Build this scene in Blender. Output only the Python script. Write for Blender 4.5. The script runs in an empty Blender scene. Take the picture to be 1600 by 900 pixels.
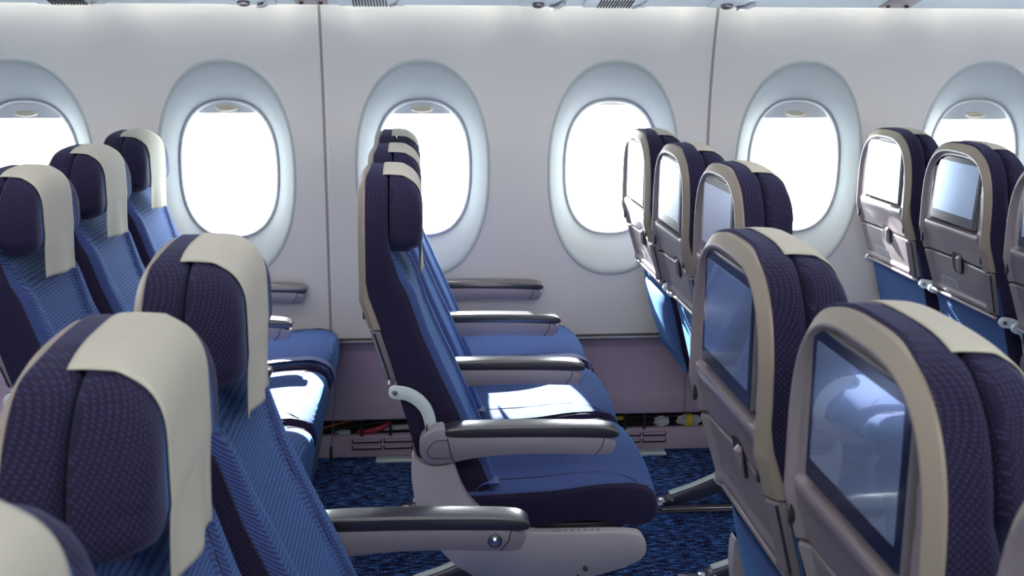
import bpy, bmesh, math, random
import numpy as np
from mathutils import Vector, Matrix

random.seed(4)
S = bpy.context.scene
COL = S.collection
PI = math.pi

# ------------------------------------------------------------------ helpers
def interp(z, xs, ys):
    return float(np.interp(z, xs, ys))

def sstep(a, b, t):
    t = np.clip((t - a) / (b - a), 0, 1)
    return t * t * (3 - 2 * t)

def chaikin(pts, n=2, closed=True):
    for _ in range(n):
        out = []
        m = len(pts)
        rng = range(m) if closed else range(m - 1)
        if not closed:
            out.append(pts[0])
        for i in rng:
            a, b = np.array(pts[i], float), np.array(pts[(i + 1) % m], float)
            out.append(tuple(a * .75 + b * .25))
            out.append(tuple(a * .25 + b * .75))
        if not closed:
            out.append(pts[-1])
        pts = out
    return pts

def link(name, me, mats, parent=None, sharp=35, smooth=True):
    if not isinstance(mats, (list, tuple)):
        mats = [mats]
    for m in mats:
        me.materials.append(m)
    if smooth:
        me.polygons.foreach_set('use_smooth', [True] * len(me.polygons))
        me.set_sharp_from_angle(angle=math.radians(sharp))
    o = bpy.data.objects.new(name, me)
    COL.objects.link(o)
    if parent is not None:
        o.parent = parent
    return o

class MB:
    """collects shapes and links them as one mesh"""
    def __init__(self):
        self.bm = bmesh.new()

    def faces(self, V, F, mi=None):
        vs = [self.bm.verts.new(tuple(map(float, v))) for v in V]
        for k, f in enumerate(F):
            if len(set(f)) < 3:
                continue
            try:
                fc = self.bm.faces.new([vs[i] for i in f])
                if mi is not None:
                    fc.material_index = mi[k] if hasattr(mi, '__len__') else mi
            except ValueError:
                pass
        return vs

    def loft(self, rings, cap=True, closed=True, mi=None):
        """rings: list of equal length point loops; mi(i, j) gives the material slot"""
        n = len(rings[0])
        V = [p for r in rings for p in r]
        F, M = [], []
        for i in range(len(rings) - 1):
            for j in range(n if closed else n - 1):
                a, b = i * n + j, i * n + (j + 1) % n
                F.append((a, b, b + n, a + n))
                M.append(mi(i, j) if mi else 0)
        if cap:
            F.append(tuple(range(n))[::-1]); M.append(0)
            F.append(tuple(range((len(rings) - 1) * n, len(rings) * n))); M.append(0)
        self.faces(V, F, M)

    def prism(self, outline, y0, y1, bev=.004, seg=2, axis='y', mi=0):
        """outline in the xz plane pushed from y0 to y1, bevelled rims"""
        bm = bmesh.new()
        f = {'y': lambda p, d: (p[0], d, p[1]), 'x': lambda p, d: (d, p[0], p[1]), 'z': lambda p, d: (p[0], p[1], d)}[axis]
        a = [bm.verts.new(f(p, y0)) for p in outline]
        b = [bm.verts.new(f(p, y1)) for p in outline]
        n = len(a)
        fa = bm.faces.new(a); fb = bm.faces.new(b[::-1])
        for i in range(n):
            bm.faces.new((a[i], b[i], b[(i + 1) % n], a[(i + 1) % n]))
        bmesh.ops.recalc_face_normals(bm, faces=bm.faces)
        if bev > 0:
            ed = [e for e in bm.edges if e in fa.edges or e in fb.edges] if False else list(set(fa.edges) | set(fb.edges))
            bmesh.ops.bevel(bm, geom=ed, offset=bev, segments=seg, profile=.5, affect='EDGES', clamp_overlap=True)
        self._merge(bm, mi)

    def box(self, lo, hi, bev=.003, seg=2, mi=0, mat=None):
        bm = bmesh.new()
        bmesh.ops.create_cube(bm, size=1)
        lo, hi = np.array(lo, float), np.array(hi, float)
        for v in bm.verts:
            v.co = Vector((lo + hi) / 2 + np.array(v.co) * (hi - lo))
        if bev > 0:
            bmesh.ops.bevel(bm, geom=list(bm.edges), offset=bev, segments=seg, profile=.5, affect='EDGES', clamp_overlap=True)
        if mat is not None:
            bmesh.ops.transform(bm, matrix=mat, verts=bm.verts)
        self._merge(bm, mi)

    def tube(self, pts, r, n=10, mi=0, flat=None):
        """round bar along points; r a number or a list; flat=(ry, rz) scales the section"""
        P = [Vector(p) for p in pts]
        rs = r if hasattr(r, '__len__') else [r] * len(P)
        rings, up = [], Vector((0, 0, 1))
        prev = None
        for i, p in enumerate(P):
            t = (P[min(i + 1, len(P) - 1)] - P[max(i - 1, 0)]).normalized()
            if prev is None:
                s = t.cross(up)
                if s.length < .05:
                    s = t.cross(Vector((0, 1, 0)))
            else:
                s = prev - t * prev.dot(t)
            s.normalize(); prev = s
            w = t.cross(s).normalized()
            k1, k2 = flat if flat else (1, 1)
            rings.append([p + s * rs[i] * k1 * math.cos(2 * PI * j / n) + w * rs[i] * k2 * math.sin(2 * PI * j / n) for j in range(n)])
        self.loft(rings, mi=(lambda i, j: mi))

    def disc(self, c, r, h, axis='y', n=20, bev=.0015, mi=0):
        pts = [(c[0] + r * math.cos(2 * PI * k / n), c[2] + r * math.sin(2 * PI * k / n)) for k in range(n)] if axis == 'y' else \
              [(c[1] + r * math.cos(2 * PI * k / n), c[2] + r * math.sin(2 * PI * k / n)) for k in range(n)] if axis == 'x' else \
              [(c[0] + r * math.cos(2 * PI * k / n), c[1] + r * math.sin(2 * PI * k / n)) for k in range(n)]
        d = {'y': c[1], 'x': c[0], 'z': c[2]}[axis]
        self.prism(pts, d - h / 2, d + h / 2, bev, 2, axis, mi)

    def ball(self, c, r, sc=(1, 1, 1), mi=0, u=14, v=9):
        bm = bmesh.new()
        bmesh.ops.create_uvsphere(bm, u_segments=u, v_segments=v, radius=r)
        for q in bm.verts:
            q.co = Vector(c) + Vector((q.co.x * sc[0], q.co.y * sc[1], q.co.z * sc[2]))
        self._merge(bm, mi)

    def _merge(self, bm, mi):
        bm.verts.index_update()
        vs = [self.bm.verts.new(v.co) for v in bm.verts]
        for f in bm.faces:
            try:
                g = self.bm.faces.new([vs[v.index] for v in f.verts]); g.material_index = mi
            except ValueError:
                pass
        bm.free()

    def build(self, name, mats, parent=None, sharp=35, recalc=True, smooth=True):
        if recalc:
            bmesh.ops.recalc_face_normals(self.bm, faces=self.bm.faces)
        me = bpy.data.meshes.new(name)
        self.bm.to_mesh(me); self.bm.free()
        return link(name, me, mats, parent, sharp, smooth)

def empty(name, loc, parent=None):
    o = bpy.data.objects.new(name, None)
    o.empty_display_size = .1
    COL.objects.link(o); o.location = loc
    if parent is not None:
        o.parent = parent
    return o

def tag(o, label=None, cat=None, group=None, kind=None):
    if label: o['label'] = label
    if cat: o['category'] = cat
    if group: o['group'] = group
    if kind: o['kind'] = kind
    return o

def copy_tree(o, parent=None):
    c = o.copy(); COL.objects.link(c)
    if parent is not None:
        c.parent = parent
    for ch in list(o.children):
        copy_tree(ch, c)
    return c

# ---------------------------------------------------------------- materials
def mat(name, col, rough=.5, metal=0, spec=.5, coat=0, sheen=0, sheen_tint=None):
    m = bpy.data.materials.new(name); m.use_nodes = True
    b = m.node_tree.nodes['Principled BSDF']
    b.inputs['Base Color'].default_value = (*col, 1)
    b.inputs['Roughness'].default_value = rough
    b.inputs['Metallic'].default_value = metal
    b.inputs['Specular IOR Level'].default_value = spec
    b.inputs['Coat Weight'].default_value = coat
    b.inputs['Sheen Weight'].default_value = sheen
    b.inputs['Coat Roughness'].default_value = .22
    if sheen_tint:
        b.inputs['Sheen Tint'].default_value = (*sheen_tint, 1)
    return m

def nodes(m):
    nt = m.node_tree
    return nt, nt.nodes['Principled BSDF']

def N(nt, t, **kw):
    n = nt.nodes.new(t)
    for k, v in kw.items():
        if k in n.inputs.keys() if isinstance(k, str) else False:
            n.inputs[k].default_value = v
        else:
            setattr(n, k, v)
    return n

def add_grain(m, scale=900, amount=.05, bump=.15, dist=.0006):
    """fine moulded-plastic grain"""
    nt, b = nodes(m)
    tc = N(nt, 'ShaderNodeTexCoord'); no = N(nt, 'ShaderNodeTexNoise')
    no.inputs['Scale'].default_value = scale; no.inputs['Detail'].default_value = 2
    nt.links.new(tc.outputs['Object'], no.inputs['Vector'])
    bp = N(nt, 'ShaderNodeBump'); bp.inputs['Strength'].default_value = bump; bp.inputs['Distance'].default_value = dist
    nt.links.new(no.outputs['Fac'], bp.inputs['Height']); nt.links.new(bp.outputs['Normal'], b.inputs['Normal'])
    c = tuple(b.inputs['Base Color'].default_value)
    mx = N(nt, 'ShaderNodeMix', data_type='RGBA')
    mx.inputs[6].default_value = tuple(x * (1 - amount) for x in c[:3]) + (1,)
    mx.inputs[7].default_value = tuple(min(1, x * (1 + amount)) for x in c[:3]) + (1,)
    nt.links.new(no.outputs['Fac'], mx.inputs[0]); nt.links.new(mx.outputs[2], b.inputs['Base Color'])
    return m

M = {}
M['wall'] = add_grain(mat('cabin_wall_plastic', (.65, .645, .645), .55, spec=.3), 500, .05, .1)
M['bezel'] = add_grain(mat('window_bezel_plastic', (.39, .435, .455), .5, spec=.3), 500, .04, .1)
M['dado'] = add_grain(mat('dado_plastic', (.50, .40, .50), .55, spec=.3), 500, .06, .1)
M['ceil'] = mat('ceiling_plastic', (.72, .72, .72), .6)
M['psu'] = add_grain(mat('service_panel_plastic', (.50, .57, .62), .4), 500, .03)
M['rim'] = mat('window_rim', (.72, .76, .78), .3)
M['shade'] = add_grain(mat('window_shade', (.60, .64, .67), .6), 300, .03)
M['tab'] = mat('shade_tab', (.62, .58, .46), .45)
M['seam'] = mat('panel_seam', (.30, .27, .29), .6)
M['shell'] = add_grain(mat('seat_shell_plastic', (.235, .205, .225), .33, spec=.5), 700, .04, .06)
M['shell2'] = add_grain(mat('seat_tray_plastic', (.225, .20, .218), .36, spec=.5), 700, .04, .06)
M['edge'] = add_grain(mat('seat_shell_edge_lit', (.27, .235, .19), .45), 700, .04, .06)  # warm light on the grey rim put into a creamier colour
M['slot'] = mat('dark_slot', (.02, .018, .024), .6)
M['arm'] = add_grain(mat('armrest_plastic', (.235, .215, .265), .42), 900, .10, .15)
M['shroud'] = add_grain(mat('shroud_plastic', (.41, .385, .42), .42), 900, .08, .12)
M['pad'] = mat('armrest_pad', (.018, .016, .024), .32, spec=.6, coat=1.0)
M['link'] = mat('light_grey_plastic', (.52, .60, .62), .4)
M['metal'] = mat('brushed_metal', (.62, .60, .60), .28, metal=1)
M['darkmetal'] = mat('dark_metal', (.22, .20, .22), .35, metal=.9)
M['chrome'] = mat('chrome', (.75, .78, .82), .1, metal=1)
M['bezelblack'] = mat('monitor_bezel', (.010, .014, .045), .16, spec=.5)
M['screen'] = mat('monitor_glass', (.29, .40, .62), .16, metal=.5, spec=.8, coat=1.0)
M['screen'].node_tree.nodes['Principled BSDF'].inputs['Coat Roughness'].default_value = .02
M['screen'].node_tree.nodes['Principled BSDF'].inputs['Coat IOR'].default_value = 1.7
M['monframe'] = mat('monitor_frame', (.16, .15, .17), .3)
M['belt'] = mat('belt_webbing', (.012, .02, .16), .6, sheen=.2)
M['seamline'] = mat('stitch_line', (.008, .009, .025), .8)
M['placard'] = mat('placard', (.34, .36, .38), .5)
M['ink'] = mat('placard_ink', (.06, .06, .08), .6)
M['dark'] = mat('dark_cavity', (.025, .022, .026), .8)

def fabric(name, dark, light, kind):
    m = mat(name, dark, .85, spec=.25, sheen=(.16 if kind == 'dots' else .32), sheen_tint=((.45, .55, 1.0) if kind == 'dots' else (.16, .48, 1.0)))
    nt, b = nodes(m)
    b.inputs['Sheen Roughness'].default_value = .45
    tc = N(nt, 'ShaderNodeTexCoord')
    if kind == 'dots':
        sep = N(nt, 'ShaderNodeSeparateXYZ'); nt.links.new(tc.outputs['Object'], sep.inputs[0])
        ad = N(nt, 'ShaderNodeMath', operation='ADD'); nt.links.new(sep.outputs[0], ad.inputs[0]); nt.links.new(sep.outputs[1], ad.inputs[1])
        cmb = N(nt, 'ShaderNodeCombineXYZ'); nt.links.new(ad.outputs[0], cmb.inputs[0]); nt.links.new(sep.outputs[2], cmb.inputs[1])
        mp = N(nt, 'ShaderNodeMapping'); mp.inputs['Rotation'].default_value = (0, 0, PI / 4); mp.inputs['Scale'].default_value = (175, 175, 175)
        nt.links.new(cmb.outputs[0], mp.inputs['Vector'])
        vo = N(nt, 'ShaderNodeTexVoronoi', voronoi_dimensions='2D'); vo.inputs['Randomness'].default_value = .12; vo.inputs['Scale'].default_value = 1
        nt.links.new(mp.outputs[0], vo.inputs['Vector'])
        rp = N(nt, 'ShaderNodeMapRange'); rp.inputs[1].default_value = .12; rp.inputs[2].default_value = .34; rp.inputs[3].default_value = 1; rp.inputs[4].default_value = 0
        nt.links.new(vo.outputs['Distance'], rp.inputs[0])
        fac = rp.outputs[0]; amt = .0012
    else:
        sep = N(nt, 'ShaderNodeSeparateXYZ'); nt.links.new(tc.outputs['Object'], sep.inputs[0])
        ad = N(nt, 'ShaderNodeMath', operation='ADD'); nt.links.new(sep.outputs[0], ad.inputs[0]); nt.links.new(sep.outputs[2], ad.inputs[1])
        no = N(nt, 'ShaderNodeTexNoise'); no.inputs['Scale'].default_value = 60; nt.links.new(tc.outputs['Object'], no.inputs['Vector'])
        mu = N(nt, 'ShaderNodeMath', operation='MULTIPLY_ADD'); mu.inputs[1].default_value = .0025
        nt.links.new(no.outputs['Fac'], mu.inputs[0]); nt.links.new(ad.outputs[0], mu.inputs[2])
        m2 = N(nt, 'ShaderNodeMath', operation='MULTIPLY'); m2.inputs[1].default_value = 2 * PI / .0046; nt.links.new(mu.outputs[0], m2.inputs[0])
        sn = N(nt, 'ShaderNodeMath', operation='SINE'); nt.links.new(m2.outputs[0], sn.inputs[0])
        rp = N(nt, 'ShaderNodeMapRange'); rp.inputs[1].default_value = -1; rp.inputs[2].default_value = 1
        nt.links.new(sn.outputs[0], rp.inputs[0])
        fac = rp.outputs[0]; amt = .0007
    mx = N(nt, 'ShaderNodeMix', data_type='RGBA')
    mx.inputs[6].default_value = (*dark, 1); mx.inputs[7].default_value = (*light, 1)
    nt.links.new(fac, mx.inputs[0]); nt.links.new(mx.outputs[2], b.inputs['Base Color'])
    bp = N(nt, 'ShaderNodeBump'); bp.inputs['Strength'].default_value = .5; bp.inputs['Distance'].default_value = amt
    nt.links.new(fac, bp.inputs['Height']); nt.links.new(bp.outputs['Normal'], b.inputs['Normal'])
    return m

M['dots'] = fabric('navy_dotted_fabric', (.0095, .0062, .027), (.030, .027, .080), 'dots')
M['ribs'] = fabric('blue_ribbed_fabric', (.015, .020, .078), (.056, .094, .275), 'ribs')

def cover_mat():
    m = mat('cream_cover_cloth', (.46, .455, .385), .9, spec=.1, sheen=.1)
    nt, b = nodes(m)
    tc = N(nt, 'ShaderNodeTexCoord'); no = N(nt, 'ShaderNodeTexNoise'); no.inputs['Scale'].default_value = 420; no.inputs['Detail'].default_value = 3
    nt.links.new(tc.outputs['Object'], no.inputs['Vector'])
    n2 = N(nt, 'ShaderNodeTexNoise'); n2.inputs['Scale'].default_value = 28; nt.links.new(tc.outputs['Object'], n2.inputs['Vector'])
    bp = N(nt, 'ShaderNodeBump'); bp.inputs['Strength'].default_value = .35; bp.inputs['Distance'].default_value = .001
    nt.links.new(no.outputs['Fac'], bp.inputs['Height'])
    b2 = N(nt, 'ShaderNodeBump'); b2.inputs['Strength'].default_value = .3; b2.inputs['Distance'].default_value = .006
    nt.links.new(n2.outputs['Fac'], b2.inputs['Height']); nt.links.new(bp.outputs['Normal'], b2.inputs['Normal'])
    nt.links.new(b2.outputs['Normal'], b.inputs['Normal'])
    return m
M['cover'] = cover_mat()

def carpet_mat():
    m = mat('navy_flecked_carpet', (.01, .012, .03), .95, spec=.1)
    nt, b = nodes(m)
    tc = N(nt, 'ShaderNodeTexCoord')
    mp = N(nt, 'ShaderNodeMapping'); mp.inputs['Scale'].default_value = (26, 170, 1); nt.links.new(tc.outputs['Object'], mp.inputs['Vector'])
    no = N(nt, 'ShaderNodeTexNoise'); no.inputs['Scale'].default_value = 1; no.inputs['Detail'].default_value = 3; nt.links.new(mp.outputs[0], no.inputs['Vector'])
    m2 = N(nt, 'ShaderNodeMapping'); m2.inputs['Scale'].default_value = (170, 170, 1); nt.links.new(tc.outputs['Object'], m2.inputs['Vector'])
    vo = N(nt, 'ShaderNodeTexVoronoi', voronoi_dimensions='2D'); vo.inputs['Randomness'].default_value = .35; vo.inputs['Scale'].default_value = 1
    nt.links.new(m2.outputs[0], vo.inputs['Vector'])
    r1 = N(nt, 'ShaderNodeMapRange'); r1.inputs[1].default_value = .49; r1.inputs[2].default_value = .58; nt.links.new(no.outputs['Fac'], r1.inputs[0])
    r2 = N(nt, 'ShaderNodeMapRange'); r2.inputs[1].default_value = .25; r2.inputs[2].default_value = .5; r2.inputs[3].default_value = 1; r2.inputs[4].default_value = 0
    nt.links.new(vo.outputs['Distance'], r2.inputs[0])
    mu = N(nt, 'ShaderNodeMath', operation='MULTIPLY'); nt.links.new(r1.outputs[0], mu.inputs[0]); nt.links.new(r2.outputs[0], mu.inputs[1])
    mx = N(nt, 'ShaderNodeMix', data_type='RGBA'); mx.inputs[6].default_value = (.014, .015, .05, 1); mx.inputs[7].default_value = (.12, .36, 1.0, 1)
    nt.links.new(mu.outputs[0], mx.inputs[0]); nt.links.new(mx.outputs[2], b.inputs['Base Color'])
    bp = N(nt, 'ShaderNodeBump'); bp.inputs['Strength'].default_value = .6; bp.inputs['Distance'].default_value = .002
    nt.links.new(vo.outputs['Distance'], bp.inputs['Height']); nt.links.new(bp.outputs['Normal'], b.inputs['Normal'])
    return m
M['carpet'] = carpet_mat()

def pane_mat():
    """thin acrylic pane with faint frost specks"""
    m = bpy.data.materials.new('window_acrylic'); m.use_nodes = True
    nt = m.node_tree; nt.nodes.clear()
    out = N(nt, 'ShaderNodeOutputMaterial'); tr = N(nt, 'ShaderNodeBsdfTransparent'); gl = N(nt, 'ShaderNodeBsdfGlossy'); gl.inputs['Roughness'].default_value = .05
    df = N(nt, 'ShaderNodeBsdfDiffuse'); df.inputs['Color'].default_value = (.45, .47, .5, 1)
    tr.inputs['Color'].default_value = (.97, .98, .985, 1)
    mx = N(nt, 'ShaderNodeMixShader'); mx.inputs[0].default_value = .05
    nt.links.new(tr.outputs[0], mx.inputs[1]); nt.links.new(gl.outputs[0], mx.inputs[2])
    tc = N(nt, 'ShaderNodeTexCoord'); no = N(nt, 'ShaderNodeTexNoise'); no.inputs['Scale'].default_value = 55; no.inputs['Detail'].default_value = 5
    nt.links.new(tc.outputs['Object'], no.inputs['Vector'])
    rp = N(nt, 'ShaderNodeMapRange'); rp.inputs[1].default_value = .655; rp.inputs[2].default_value = .72; rp.inputs[4].default_value = .93
    nt.links.new(no.outputs['Fac'], rp.inputs[0])
    m2 = N(nt, 'ShaderNodeMixShader'); nt.links.new(rp.outputs[0], m2.inputs[0]); nt.links.new(mx.outputs[0], m2.inputs[1]); nt.links.new(df.outputs[0], m2.inputs[2])
    nt.links.new(m2.outputs[0], out.inputs['Surface'])
    return m
M['pane'] = pane_mat()

def emit(name, col, s):
    m = bpy.data.materials.new(name); m.use_nodes = True
    nt = m.node_tree; nt.nodes.clear()
    o = N(nt, 'ShaderNodeOutputMaterial'); e = N(nt, 'ShaderNodeEmission'); e.inputs[0].default_value = (*col, 1); e.inputs[1].default_value = s
    nt.links.new(e.outputs[0], o.inputs[0]); return m
M['led'] = emit('led_diffuser', (1, .93, .86), 5)

# ------------------------------------------------------- the cabin's measures
XW0, WP = .0214, .635                 # a window's centre line and the pitch of the windows
WZ = 1.018                            # height of the windows' centres
YW = 3.72                             # face of the window-side wall
XMIN, XMAX = -2.2, 2.9
YC = 1.07                             # cabin centre line
ZT = 1.545                            # top edge of the wall panels in view
def wall_y(z):                        # side wall leans in a little towards its top
    z = min(z, ZT)
    return YW - .06 * max(0, (z - 1.15) / .40) ** 2 - .012 * max(0, (z - 1.0))

def oval(hw, hh, n, cnt, ex):
    out = []
    for k in range(cnt):
        a = 2 * PI * k / cnt
        c, s = math.cos(a), math.sin(a)
        out.append((hw * math.copysign(abs(c) ** (2 / ex), c), hh * math.copysign(abs(s) ** (2 / ex), s)))
    return out

OUT_HW, OUT_HH, OUT_EX = .222, .362, 2.25
IN_HW, IN_HH, IN_EX = .158, .225, 2.5
CNT = 96

def side_wall(name, flip):
    """panel wall with an oval cut for every window; flip mirrors it to the cabin's other side"""
    fy = (lambda y: 2 * YC - y) if flip else (lambda y: y)
    m = MB()
    z0, z1 = .437, ZT + .22
    for k in range(-3, 5):
        xc = XW0 + WP * k
        hole = oval(OUT_HW, OUT_HH, 0, CNT, OUT_EX)
        hx = WP / 2
        rings = []
        for lam in (0, .12, .35, .65, 1):
            ring = []
            for (px, pz) in hole:
                L = math.hypot(px, pz); ux, uz = px / L, pz / L
                zt = (z1 - WZ) if uz > 0 else (WZ - z0)
                t = min(hx / abs(ux) if abs(ux) > 1e-9 else 9, zt / abs(uz) if abs(uz) > 1e-9 else 9)
                qx, qz = ux * t, uz * t
                x, z = px + (qx - px) * lam, pz + (qz - pz) * lam
                ring.append((xc + x, fy(wall_y(WZ + z)), WZ + z))
            rings.append(ring)
        m.loft(rings, cap=False)
        # corners of the cell
        for sx in (-1, 1):
            for zc in (z0, z1):
                best = sorted(rings[-1], key=lambda p: abs(p[0] - (xc + sx * hx)) + abs(p[2] - zc))[:2]
                a, b = best
                c = (xc + sx * hx, fy(wall_y(zc)), zc)
                m.faces([a, b, c], [(0, 1, 2)])
    o = m.build(name, M['wall'], sharp=50)
    tag(o, kind='structure')
    return o, fy

wall_o, _ = side_wall('wall_right', False)
wall_p, _ = side_wall('wall_left', True)

def window(idx, k, flip, shade_drop):
    fy = (lambda y: 2 * YC - y) if flip else (lambda y: y)
    xc = XW0 + WP * k
    root = empty('window_%d' % idx, (xc, fy(YW), WZ))
    tag(root, kind='structure')
    L = lambda x, y, z: (x, fy(y) - fy(YW), z)
    # dished surround
    m = MB(); rings = []
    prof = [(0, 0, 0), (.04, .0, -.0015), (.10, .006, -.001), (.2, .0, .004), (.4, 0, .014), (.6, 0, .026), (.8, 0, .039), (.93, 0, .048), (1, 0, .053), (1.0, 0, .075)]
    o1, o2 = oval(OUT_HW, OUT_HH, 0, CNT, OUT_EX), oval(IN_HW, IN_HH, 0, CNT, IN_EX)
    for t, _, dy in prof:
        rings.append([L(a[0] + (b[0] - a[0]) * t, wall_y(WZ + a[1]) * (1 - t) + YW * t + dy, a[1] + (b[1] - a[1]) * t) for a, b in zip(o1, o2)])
    m.loft(rings, cap=False)
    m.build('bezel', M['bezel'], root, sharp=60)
    # rim ring
    m = MB(); rings = []
    for q in range(9):
        a = 2 * PI * q / 8
        rings.append([L(p[0] * (1 + .0045 * math.cos(a) / .158), YW + .052 + .0045 * math.sin(a), p[1] * (1 + .0045 * math.cos(a) / .225)) for p in oval(IN_HW - .002, IN_HH - .002, 0, CNT, IN_EX)])
    m.loft(rings, cap=False); m.build('rim', M['rim'], root)
    # pane
    m = MB(); o3 = oval(IN_HW, IN_HH, 0, CNT, IN_EX)
    m.faces([L(p[0], YW + .074, p[1]) for p in o3], [tuple(range(CNT))])
    m.build('pane', M['pane'], root, smooth=False)
    # pulled-down part of the shade, cut to the oval, with its finger tab
    m = MB()
    zb = IN_HH - shade_drop
    top = [p for p in oval(IN_HW - .001, IN_HH - .001, 0, 240, IN_EX) if p[1] > zb]
    top.sort(key=lambda p: p[0])
    xe = top[-1][0]
    pts = [(-xe, zb - .004)] + [(p[0], p[1]) for p in top] + [(xe, zb - .004)]
    n = len(pts)
    V = [L(p[0], YW + .060, p[1]) for p in pts] + [L(p[0], YW + .064, p[1]) for p in pts]
    F = [tuple(range(n)), tuple(range(2 * n - 1, n - 1, -1))] + [(i, (i + 1) % n, n + (i + 1) % n, n + i) for i in range(n)]
    m.faces(V, F)
    sh = m.build('window_shade', M['shade'], root, sharp=30)
    m = MB()
    tz = zb + .012
    rg = []
    for q, (sc, dy) in enumerate([(1, .0600), (1, .0545), (.9, .051), (.66, .0505), (.55, .0535), (.2, .0545)]):
        rg.append([L(.036 * sc * math.cos(2 * PI * j / 28), YW + dy, tz + .0095 * sc * math.sin(2 * PI * j / 28)) for j in range(28)])
    m.loft(rg); m.build('shade_tab', M['tab'], sh)
    return root

drops = {-3: .04, -2: .052, -1: .036, 0: .040, 1: .012, 2: .056, 3: .062, 4: .05}
for i, k in enumerate(range(-3, 5)):
    window(i + 1, k, False, drops[k])
for i, k in enumerate(range(-3, 5)):
    window(i + 9, k, True, .04)

# vertical joints between wall panels: a shadow gap with a thin lit lip beside it
ti = 0
for q in (-3, -1, 1, 3):
    xs = XW0 + WP * (q + .5)
    ti += 1
    m = MB()
    zs = np.linspace(.437, ZT + .04, 24)
    for off, w, mi, d in ((0, .0045, 0, .0012), (.009, .0045, 1, .003)):
        rg = [[(xs + off - w, wall_y(z), z), (xs + off - w, wall_y(z) - d, z), (xs + off + w, wall_y(z) - d, z), (xs + off + w, wall_y(z), z)] for z in zs]
        m.loft(rg, mi=(lambda i, j, mi=mi: mi))
    o = m.build('trim_%d' % ti, [M['seam'], M['wall']]); tag(o, kind='structure')

# dado below the windows, with its lip, crease and lower edge
m = MB()
prof = [(3.722, .445), (3.708, .445), (3.706, .441), (3.708, .436), (3.735, .434), (3.742, .40), (3.752, .26), (3.744, .215), (3.742, .20), (3.750, .150), (3.760, .143), (3.80, .143)]
rg = [[(x, y, z) for y, z in prof] for x in np.linspace(XMIN, XMAX, 12)]
m.loft(rg, cap=False, closed=False, mi=(lambda i, j: 1 if j < 4 else 0))
o = m.build('trim_5', [M['dado'], M['wall']]); tag(o, kind='structure')
m = MB()
for xs in (XW0 + WP * q for q in (-3.5, -1.5 + 1 / 3, 1.5 - .06, 3.2)):
    rg = [[(xs - .003, y - .001, z), (xs + .003, y - .001, z)] for y, z in [(3.7365, .43), (3.742, .40), (3.752, .26), (3.744, .215), (3.742, .20), (3.750, .150)]]
    m.loft(rg, cap=False, closed=False)
o = m.build('trim_6', M['seam']); tag(o, kind='structure')

# raceway along the floor: back of the cavity, ledge, and front panel with grilles
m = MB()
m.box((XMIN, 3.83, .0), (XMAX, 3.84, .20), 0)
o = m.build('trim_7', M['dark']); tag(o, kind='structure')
m = MB()
m.box((XMIN, 3.775, .0), (XMAX, 3.80, .082), .004)
rc = m.build('baseboard_right', M['dado']); tag(rc, kind='structure')

def grille(x0, x1, name):
    m = MB()
    m.box((x0, 3.768, .026), (x1, 3.777, .076), .003, mi=0)
    nx = 2
    for c in range(nx):
        a = x0 + .006 + (x1 - x0 - .006) / nx * c; b = x0 + (x1 - x0 - .006) / nx * (c + 1)
        for r_ in range(2):
            zc = .038 + .024 * r_
            m.box((a, 3.7655, zc - .008), (b, 3.7695, zc + .008), .0015, mi=1)
            m.box((a + .004, 3.7635, zc - .001), (b - .004, 3.7665, zc + .008), .001, mi=0)
    o = m.build(name, [M['dado'], M['dark']])
    return o
g1 = grille(-.245, -.02, 'air_grille'); tag(g1, 'louvred grey air grille at floor level behind the legs of the middle seat row', 'grille', 'floor air grilles')
g2 = grille(.695, .885, 'air_grille'); tag(g2, 'louvred grey air grille at floor level in front of the middle seat row', 'grille', 'floor air grilles')

# floor
m = MB()
m.faces([(XMIN, -1.7, 0), (XMAX, -1.7, 0), (XMAX, 3.86, 0), (XMIN, 3.86, 0)], [(0, 1, 2, 3)])
fl = m.build('floor', M['carpet'], smooth=False); tag(fl, kind='structure')

# seat tracks let into the floor
for y, lb in ((3.245, 'flat metal seat track on the carpet nearest the windows'), (2.735, 'flat metal seat track under the aisle side of the window seats'),
              (1.31, 'flat metal seat track under the far side of the centre seats'), (.83, 'flat metal seat track under the near side of the centre seats')):
    m = MB()
    m.box((XMIN + .05, y - .022, 0), (XMAX - .05, y + .022, .006), .0015, mi=0)
    m.box((XMIN + .05, y - .009, .004), (XMAX - .05, y + .009, .0085), .0012, mi=1)
    t = m.build('seat_track', [M['darkmetal'], M['metal']]); tag(t, lb, 'seat track', 'seat tracks')

# ends, ceiling, bins
m = MB(); m.faces([(XMIN, -1.7, 0), (XMIN, 3.86, 0), (XMIN, 3.86, 2.3), (XMIN, -1.7, 2.3)], [(0, 1, 2, 3)])
o = m.build('wall_back', M['ceil'], smooth=False); tag(o, kind='structure')
m = MB(); m.faces([(XMAX, -1.7, 0), (XMAX, 3.86, 0), (XMAX, 3.86, 2.3), (XMAX, -1.7, 2.3)], [(0, 1, 2, 3)])
o = m.build('wall_front', M['ceil'], smooth=False); tag(o, kind='structure')
m = MB(); m.box((XMIN, -1.7, 2.28), (XMAX, 3.86, 2.32), 0)
o = m.build('ceiling', M['ceil']); tag(o, kind='structure')
m = MB()
for fy in (lambda y: y, lambda y: 2 * YC - y):
    m.faces([(XMIN, fy(wall_y(ZT + .22)), ZT + .22), (XMAX, fy(wall_y(ZT + .22)), ZT + .22), (XMAX, fy(3.55), 2.3), (XMIN, fy(3.55), 2.3)], [(0, 1, 2, 3)])
o = m.build('trim_8', M['ceil'], smooth=False); tag(o, kind='structure')
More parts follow.
